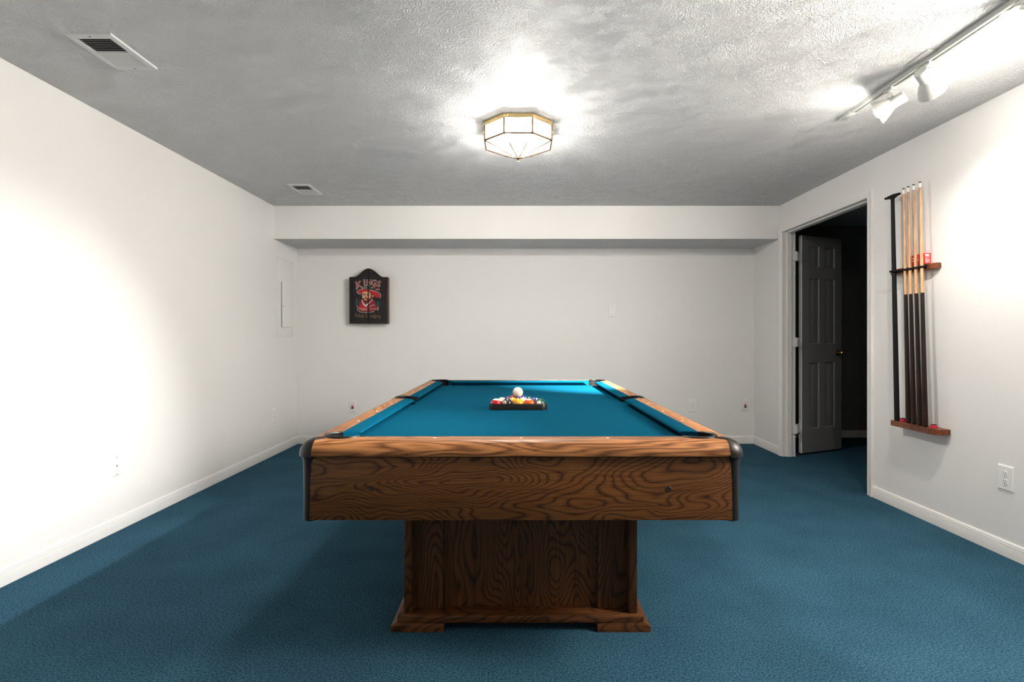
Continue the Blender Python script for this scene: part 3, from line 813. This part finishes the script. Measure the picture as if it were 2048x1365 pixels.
def speaker_plate(label, x, z):
    t = plate_frame('speaker_outlet', label, 'wall plate', (x, YB, z), RB, .071, .120, M['plate2'], None)
    for zz, mt, nm in ((.010, 'chalk_red', 'red terminal'), (-.010, 'black_matte', 'black terminal')):
        R = Matrix.Translation((0, .005, zz)) @ Matrix.Rotation(-PI/2, 4, 'X')
        o = MB().lathe([(.009, 0), (.009, .006), (.0075, .008), (.0075, .020), (.004, .024), (.0001, .024)], 16, R).build('binding_post', M[mt], t)
        o['label'] = nm
    yscrew(t, .044); yscrew(t, -.044)
speaker_plate('speaker terminal plate on the far wall beneath the dart cabinet', -1.708, .382)
speaker_plate('speaker terminal plate near the far corner beside the doorway wall', 2.371, .394)
t = plate_frame('switch_plate', 'blank white switch plate at mid height on the far wall', 'wall plate', (.988, YB, 1.382), RB, .084, .128, M['white_metal'])
yscrew(t, .042, r=.003); yscrew(t, -.042, r=.003)

# ------------------------------------------------------------------ electrical panel
ep = thing('breaker_switch_panel', 'white flush electrical panel on the long wall by the far corner', 'electrical panel', (XL, 5.36, 1.107))
MB().box(0, .004, -.185, .185, 0, .773, bev=.0012).build('panel_cover', M['paint'], ep)
d = MB(); d.box(.004, .014, -.080, .165, .101, .536, bev=.002); d.build('panel_door', M['white_metal'], ep)
MB().box(.0040, .0052, -.087, -.078, .098, .538).build('door_gap', M['dark'], ep)
MB().box(.0140, .0165, -.074, -.058, .296, .304, bev=.0005).build('latch', M['grey'], ep)
for y in (-.165, .165):
    for z in (.03, .745): MB().lathe([(.004, .0038), (.004, .005), (.0001, .0058)], 10, Matrix.Translation((0, y, z)) @ Matrix.Rotation(PI/2, 4, 'Y')).build('screw', M['grey'], ep)

# ------------------------------------------------------------------ dart cabinet
DCY = 5.585                                        # front plane
def PX(px, py, y=DCY):
    return ((px-1034)*y/F, CAM_Z-(py-676)*y/F)
dc = thing('dart_cabinet', 'dark wooden dart cabinet with arched top and painted bearded man in red hat', 'dart cabinet', (-1.523, YB, 1.246))
cx, cz = -1.523, 1.246
hwid = .196
def arch_top(x):                                   # outline height above cabinet base
    u = abs(x)/hwid
    if u > .80: return .478
    return .478+.088*(.5+.5*math.cos(PI*u/.80))
def outline(x0, x1, ins=0.0, n=24):
    xs = [x0+(x1-x0)*k/n for k in range(n+1)]
    return [(x0, ins), (x1, ins)]+[(x, arch_top(x)-ins) for x in xs[::-1]]
DD = YB-DCY
MB().prism(outline(-hwid, hwid), 'Y', -DD+.022, 0).build('cabinet_body', M['cab_side'], dc, 30)
for sx in (-1, 1):
    x0, x1 = sorted((sx*.0012, sx*hwid))
    dr = MB()
    n = 24; y0 = -DD+.021; yf = -DD; yi = -DD+.007; ins = .026; mid_ = .0018
    o_ = outline(x0, x1)
    xi0 = x0+(ins if sx < 0 else mid_); xi1 = x1-(mid_ if sx < 0 else ins)
    xs = [xi0+(xi1-xi0)*k/n for k in range(n+1)]
    i_ = [(xi0, ins), (xi1, ins)]+[(x, arch_top(x)-ins) for x in xs[::-1]]
    lo = [[(x, y0, z) for x, z in o_], [(x, yf+.003, z) for x, z in o_], [(x*.994+0, yf, z) for x, z in o_], [(x, yf, z) for x, z in i_], [(x, yi, z) for x, z in i_]]
    dr.loops(lo, caps=False); k = len(o_)
    dr.add([p for p in lo[0]], [tuple(range(k))]); dr.add([p for p in lo[-1]], [tuple(range(k))], 1)
    dr.build('cabinet_door', [M['cab_wood'], M['cab_panel']], dc, 30)
PIG = [plain('paint_red', (.42, .006, .012), .55), plain('paint_skin', (.62, .34, .20), .6), plain('paint_beard', (.16, .010, .008), .6), plain('paint_white', (.62, .58, .54), .6),
       plain('paint_dark', (.016, .012, .010), .6), plain('paint_teal', (.006, .050, .055), .6), plain('paint_gold', (.22, .115, .035), .55), plain('paint_deep_red', (.24, .004, .010), .6)]
RED, SKIN, BEARD, WHT, DRK, TEAL, GOLD, DRED = range(8)
art = MB()
def poly(pts, mi, lift):
    P = []
    for px, py in pts:
        X, Z = PX(px, py); P.append((X-cx, Z-cz))
    y1 = -DD+.0066-lift; y0 = -DD+.0071
    art.prism(P, 'Y', y0, y1, mi)
def stroke(pts, wpx, mi, lift):
    for a, b2 in zip(pts[:-1], pts[1:]):
        A, B = Vector(a), Vector(b2); d = (B-A); d.normalize(); n_ = Vector((-d.y, d.x))*wpx/2; e_ = d*wpx*.25
        poly([A-n_-e_, B-n_+e_, B+n_+e_, A+n_-e_], mi, lift)
def ell(cx_, cy_, rx, ry, mi, lift, n=14):
    poly([(cx_+rx*math.cos(2*PI*k/n), cy_+ry*math.sin(2*PI*k/n)) for k in range(n)], mi, lift)
ell(713.5, 604, 3.2, 7.5, TEAL, .0001); ell(756, 608, 4.0, 6.0, TEAL, .0001)
poly([(718, 602), (722.5, 599), (727, 607), (732, 614), (738, 608), (745, 600), (750, 603), (752, 610), (756, 617), (748, 623), (722, 623), (715.5, 618), (718, 611)], DRED, .0002)
poly([(719, 610), (727, 609), (733, 616), (735, 622), (722, 622), (717, 617)], RED, .0003)
poly([(726, 580), (726.5, 574.5), (731, 572), (739, 571.8), (744.5, 574), (746, 581)], TEAL, .0002)
poly([(713, 583.5), (717, 580), (724, 578.6), (733, 579), (741, 580), (749, 581.5), (756, 585), (761, 589.5), (760.5, 594), (755, 596), (750, 595), (746.5, 590), (741, 586), (733, 583.4), (726, 584.5), (722, 588), (716, 587)], RED, .0003)
poly([(740, 586), (745.5, 589), (746, 595), (742, 602), (738, 604), (740, 596)], BEARD, .0003)
poly([(724, 585), (729, 583.2), (735, 583.4), (740, 586), (741.8, 590), (740.5, 597), (737, 603), (728, 603), (725, 598), (723.8, 591)], SKIN, .0004)
poly([(725, 597), (728, 597.5), (730.5, 595.3), (734, 595.6), (737, 598), (740.6, 596), (740, 602), (737, 607), (732, 609.5), (727.5, 606.5), (725.3, 601)], BEARD, .0005)
poly([(728, 598.8), (731, 597.8), (734, 598.8), (733.5, 600.8), (728.6, 600.8)], SKIN, .0006)
ell(727.4, 589.4, 2.3, 1.5, DRK, .0006); ell(735.6, 590, 2.6, 1.7, DRK, .0006)
ell(727.6, 589.3, .6, .6, WHT, .0007); ell(735.0, 589.6, .6, .6, WHT, .0007)
poly([(730.2, 588.5), (731.4, 588.5), (732.6, 594.6), (729.6, 594.6)], BEARD, .0005); poly([(730.9, 588.5), (731.6, 588.5), (732.6, 594.2), (730.6, 594.2)], SKIN, .00055)
stroke([(725, 587.2), (728.5, 586.6)], .7, BEARD, .0006); stroke([(733.6, 587), (738, 587.6)], .7, BEARD, .0006)
ell(745.3, 592.6, 1.3, 2.4, SKIN, .0006)
poly([(723, 600), (724.5, 600), (726.5, 606), (730, 609), (730.5, 614.5), (726, 609.5), (724, 606)], WHT, .0006)
poly([(731, 614.5), (731, 609.6), (736, 606.5), (737, 608), (734, 612)], WHT, .0006)
stroke([(737, 607.5), (741, 603.5), (744.5, 599.5)], 2.0, WHT, .0006)
stroke([(738.5, 606), (741.5, 603), (744, 600)], .8, DRK, .0008)
stroke([(713, 584), (716.5, 587.5), (721, 588.8)], .8, WHT, .0006); stroke([(714, 583), (720, 579.2), (727, 577.8)], .6, WHT, .0006)
stroke([(727, 573.5), (731, 571.4), (739, 571.2)], .7, WHT, .0006)
stroke([(728, 575), (733, 575)], .8, SKIN, .0006); stroke([(728, 577), (733, 577)], .8, SKIN, .0006)
stroke([(739, 580.5), (747, 582.6), (755, 584.5), (760.5, 588), (761, 594), (759.5, 597)], .8, WHT, .0006)
stroke([(743, 578), (749, 580), (754, 583)], 1.6, TEAL, .0006)
poly([(742, 575.5), (747, 573.6), (751.5, 574.2), (749, 577), (744, 577.5)], RED, .0006); stroke([(742, 576), (746.5, 573), (751, 573.8)], .6, WHT, .0007)
stroke([(750, 579), (756, 580.5), (759, 579.8), (757.5, 578), (752, 578.5)], .8, SKIN, .0006)
stroke([(712.5, 580), (712.6, 574), (718, 573), (723, 574), (725.5, 576.5), (722, 579.5)], .8, WHT, .0006)
stroke([(712.5, 611), (716, 614.5), (714, 619), (716, 622), (720, 624.3), (727, 625), (737, 625.2), (748, 623.6)], .7, WHT, .0006)
stroke([(739, 614), (744, 610.5), (748, 610), (748.5, 612)], .8, WHT, .0006); stroke([(755.5, 614), (756.5, 617), (755, 621)], .9, WHT, .0006)
art.build('painted_portrait', PIG, dc, 20)
def lettering(name, items, mats):
    mb = MB()
    for body, px, py, hpx, rot, mi, outl, sq in items:
        X, Z = PX(px, py); size = hpx*DCY/F/.70
        for off, m_, lift in (((outl, WHT, .0007),) if outl else ())+((0.0, mi, .0010),):
            vs, fs = text_geo(body, size, offset=off, extrude=.00015)
            c, s_ = math.cos(rot), math.sin(rot)
            out = [((v.x*sq*c-v.y*s_)+X-cx, -DD+.0066-lift-v.z, (v.x*sq*s_+v.y*c)+Z-cz) for v in vs]
            mb.add(out, fs, m_)
    return mb.build(name, mats, dc, 20)
lettering('title_lettering', [('K', 717.3, 570.5, 13.5, .22, RED, .0022, 1.0), ('I', 728.5, 565.8, 11, .08, RED, .0022, 1.2), ('N', 737.3, 565.3, 10.5, 0, DRED, .0022, .95),
          ('G', 747.6, 566.3, 11, -.10, RED, .0022, .95), ('S', 757.2, 568.8, 12, -.22, RED, .0022, .95)], PIG)
lettering('lower_lettering', [('Head', 725.5, 618.5, 5.2, 0, DRED, .0012, 1.0), ('Tavern', 746.5, 618, 5.2, .03, DRED, .0008, .85)], PIG)
lettering('gold_lettering', [('Pub', 715.8, 631.6, 7.2, 0, GOLD, 0, .80), ('&', 725, 632.8, 5.5, 0, GOLD, 0, .9), ('L', 733, 631.0, 8.0, 0, GOLD, 0, .8), ('odging', 750.3, 632.6, 6.8, 0, GOLD, 0, .82)], PIG)

# ------------------------------------------------------------------ cue rack on the right wall
UB = thing('cue_rack_bar', 'walnut wall bar with black clips holding the cues upright', 'cue rack', (XR, 3.35, 1.506))
ub = MB()
u0, u1 = 3.163-3.35, 3.536-3.35
pl = [(0, u0+.004), (-.020, u0), (-.045, u0+.030), (-.045, u1-.006), (-.040, u1), (0, u1)]
ub.loops([[(x, y, 0) for x, y in pl], [(x, y, .029) for x, y in pl], [(x*.96, y*.985, .033) for x, y in pl]])
ub.build('bar', M['rack_wood_y'], UB, 25)
LB = thing('cue_rack_shelf', 'walnut wall shelf on which the cue butts stand', 'cue rack', (XR, 3.283, .545))
l0, l1 = 3.097-3.283, 3.470-3.283
pl = [(0, l0+.002), (-.060, l0), (-.078, l0+.010), (-.088, l0+.032), (-.090, l0+.050), (-.090, l1-.006), (-.084, l1), (0, l1)]
MB().loops([[(x, y, 0) for x, y in pl], [(x, y, .030) for x, y in pl], [(x*.97, y*.985, .033) for x, y in pl]]).build('shelf_board', M['rack_wood_y'], LB, 25)
for y in (l0+.045, l1-.02):
    MB().lathe([(.0045, 0), (.0035, .0008), (.0001, .001)], 12, Matrix.Translation((-.0905, y, .016)) @ Matrix.Rotation(-PI/2, 4, 'Y')).build('screw', M['black_matte'], LB)
MB().lathe([(.0045, 0), (.0035, .0008), (.0001, .001)], 12, Matrix.Translation((-.0455, u0+.065, .018)) @ Matrix.Rotation(-PI/2, 4, 'Y')).build('screw', M['black_matte'], UB)
SHZ = .545+.033+.0005
GC = 'pool cues in the wall rack'
def yof(px, X): return X*F/(px-1034)
CX = 2.398
def cue(pb, pt, z1, label, inlay):
    yb, yt = yof(pb, CX), yof(pt, CX)
    t = thing('pool_cue', label, 'pool cue', (CX, yb, SHZ), GC)
    top = Vector((0.010, yt-yb, z1-SHZ)); Ln = top.length
    R = top.to_track_quat('Z', 'Y').to_matrix().to_4x4()
    lb = .790
    def rad(s_): return .0148-(.0148-.0063)*(s_/Ln)**.9
    def seg(a, b2, n=8, extra=0): return [(rad(a+(b2-a)*k/n)+extra, a+(b2-a)*k/n) for k in range(n+1)]
    MB().lathe([(.0001, .004), (.0125, .004)]+seg(.006, lb), 18, R).build('butt', M['cue_butt'], t)
    MB().lathe([(.0001, 0), (.010, 0), (.0125, .002), (.0130, .006), (.0001, .006)], 18, R).build('rubber_bumper', M['black_matte'], t)
    MB().lathe([(.0001, lb)]+seg(lb, Ln-.036, 10), 18, R).build('shaft', M['cue_maple'], t)
    MB().lathe(seg(Ln-.036, Ln-.009, 2, .0002)+[(.0001, Ln-.009)], 18, R).build('ferrule', M['ferrule'], t)
    MB().lathe([(.0065, Ln-.009), (.0066, Ln-.003), (.0048, Ln-.0005), (.0001, Ln)], 18, R).build('cue_tip', M['tip'], t)
    if inlay:
        mb = MB(); z0 = .385; r0 = rad(z0)+.0003
        mb.lathe([(r0, z0-.012), (r0+.0002, z0), (r0, z0+.012)], 8, R, a0=math.radians(196), a1=math.radians(226))
        mb.build('gold_inlay', M['gold'], t)
    return (yb, yt)
cues = [(1817, 1804, 2.033, 'pool cue standing beside the black bridge stick', True), (1828, 1813, 2.034, 'second pool cue counted from the bridge stick', False),
        (1840, 1824, 2.034, 'third pool cue counted from the bridge stick', False), (1851, 1836.5, 2.035, 'pool cue standing furthest from the bridge stick, in front of the red carton', True)]
clip_y = []
for pb, pt, z1, lab, inl in cues:
    yb, yt = cue(pb, pt, z1, lab, inl); clip_y.append(yb+(yt-yb)*(1.522-SHZ)/(z1-SHZ))
yb, yt = yof(1796, CX), yof(1784.5, CX); zb = 2.000
br = thing('mechanical_bridge', 'black bridge stick with notched head standing beside the cues in the rack', 'bridge stick', (CX-.006, yb, SHZ))
top = Vector((.008, yt-yb, zb-SHZ)); Ln = top.length
R = top.to_track_quat('Z', 'Y').to_matrix().to_4x4()
MB().lathe([(.0001, 0), (.0140, 0), (.0150, .01), (.0135, Ln*.5), (.0105, Ln), (.0001, Ln)], 18, R).build('stick', M['black_matte'], br)
hd = MB()
prof = [(-.066, -.010), (-.040, -.012), (-.012, -.022), (.012, -.022), (.040, -.012), (.066, -.010), (.070, .000), (.058, .004), (.048, -.003), (.036, .006), (.024, -.002), (.012, .008), (0, .000), (-.012, .008), (-.024, -.002), (-.036, .006), (-.048, -.003), (-.058, .004), (-.070, .000)]
hd.prism([(top.y+u, top.z+.010+v) for u, v in prof], 'X', top.x-.006, top.x+.006)
hd.build('bridge_head', M['black_matte'], br)
clip_y.append(yb+(yt-yb)*(1.522-SHZ)/(zb-SHZ))
# clips: a black strip along the bar, with one C shaped clip around every stick
MB().box(-.0475, -.0445, min(clip_y)-.020-3.35, max(clip_y)+.020-3.35, .005, .027, bev=.001).build('clip_strip', M['black_matte'], UB)
cxl = CX+.006-XR
for qi, y in enumerate(clip_y):
    pts = []; rr = .0150 if qi < 4 else .0196
    for k in range(15):
        a = math.radians(35+290*k/14); pts.append((cxl+(rr-.015)*-1.6+rr*math.cos(a), y-3.35+rr*math.sin(a), .0165))
    MB().tube(pts, .0062, 8).build('cue_clip', M['black_matte'], UB)
# red carton standing on the bar
ct = thing('carton', 'small red carton with white print standing on the cue rack bar', 'carton', (XR-.024, 3.300, 1.506+.0335))
MB().box(-.020, .020, -.060, .050, 0, .066, bev=.0015).build('carton_box', M['red_card'], ct)
pr = MB()
for (y0, y1, z0, z1) in ((-.048, -.030, .046, .058), (-.052, -.026, .038, .041), (-.050, -.046, .008, .034), (-.043, -.040, .008, .030), (-.037, -.033, .006, .034), (-.030, -.027, .010, .032), (-.016, .000, .030, .036), (-.008, .012, .022, .026), (.018, .040, .026, .032), (.022, .034, .040, .050)):
    pr.box(-.0206, -.0198, y0, y1, z0, z1)
for (x0, x1, z0, z1) in ((-.014, .010, .048, .060), (-.015, .012, .040, .043), (-.012, -.009, .008, .034), (-.005, -.002, .006, .034), (.002, .005, .010, .032), (.009, .012, .008, .034)):
    pr.box(x0, x1, -.0606, -.0598, z0, z1)
pr.build('printing', M['white_ink'], ct)
def chalk(y, label, x=2.402):
    t = thing('chalk_cube', label, 'chalk', (x, y, SHZ), 'billiard chalk cubes')
    MB().box(-.0115, .0115, -.0115, .0115, 0, .018, bev=.0008).build('paper_wrap', M['chalk_red'], t)
    mb = MB(); a = .0105
    mb.loops([[(-a, -a, .018), (a, -a, .018), (a, a, .018), (-a, a, .018)], [(-a, -a, .0225), (a, -a, .0225), (a, a, .0225), (-a, a, .0225)], [(-a*.6, -a*.6, .0205), (a*.6, -a*.6, .0205), (a*.6, a*.6, .0205), (-a*.6, a*.6, .0205)]])
    mb.build('chalk_top', M['chalk_green'], t)
chalk(yof(1804, 2.397), 'red wrapped chalk cube on the shelf between bridge stick and first cue')
chalk(yof(1864.5, 2.397), 'red wrapped chalk cube at the near end of the shelf past the cues', 2.405)

# ------------------------------------------------------------------ camera, world, view
cam = bpy.data.cameras.new('camera'); co = bpy.data.objects.new('camera', cam); COL.objects.link(co)
co.location = (0, 0, CAM_Z); co.rotation_euler = (PI/2, 0, 0)
cam.sensor_width = 36; cam.sensor_fit = 'HORIZONTAL'; cam.lens = 36*F/2048
cam.shift_x = -10/2048; cam.shift_y = -6.5/2048; cam.clip_start = .02
SC.camera = co
wd = bpy.data.worlds.new('world'); SC.world = wd; wd.use_nodes = True
wd.node_tree.nodes['Background'].inputs[0].default_value = (0, 0, 0, 1)
wd.node_tree.nodes['Background'].inputs[1].default_value = 0
vs_ = SC.view_settings; vs_.view_transform = 'Standard'; vs_.look = 'None'; vs_.gamma = 1; vs_.use_curve_mapping = False
vs_.exposure = 1.30
cy = SC.cycles
cy.use_denoising = True
cy.max_bounces = 7; cy.diffuse_bounces = 5; cy.glossy_bounces = 3; cy.transparent_max_bounces = 8
cy.use_adaptive_sampling = True; cy.adaptive_threshold = .015
cy.caustics_reflective = False; cy.caustics_refractive = False
cy.sample_clamp_indirect = 0.0
cy.use_guiding = True; cy.use_surface_guiding = True; cy.use_volume_guiding = False; cy.guiding_training_samples = 32
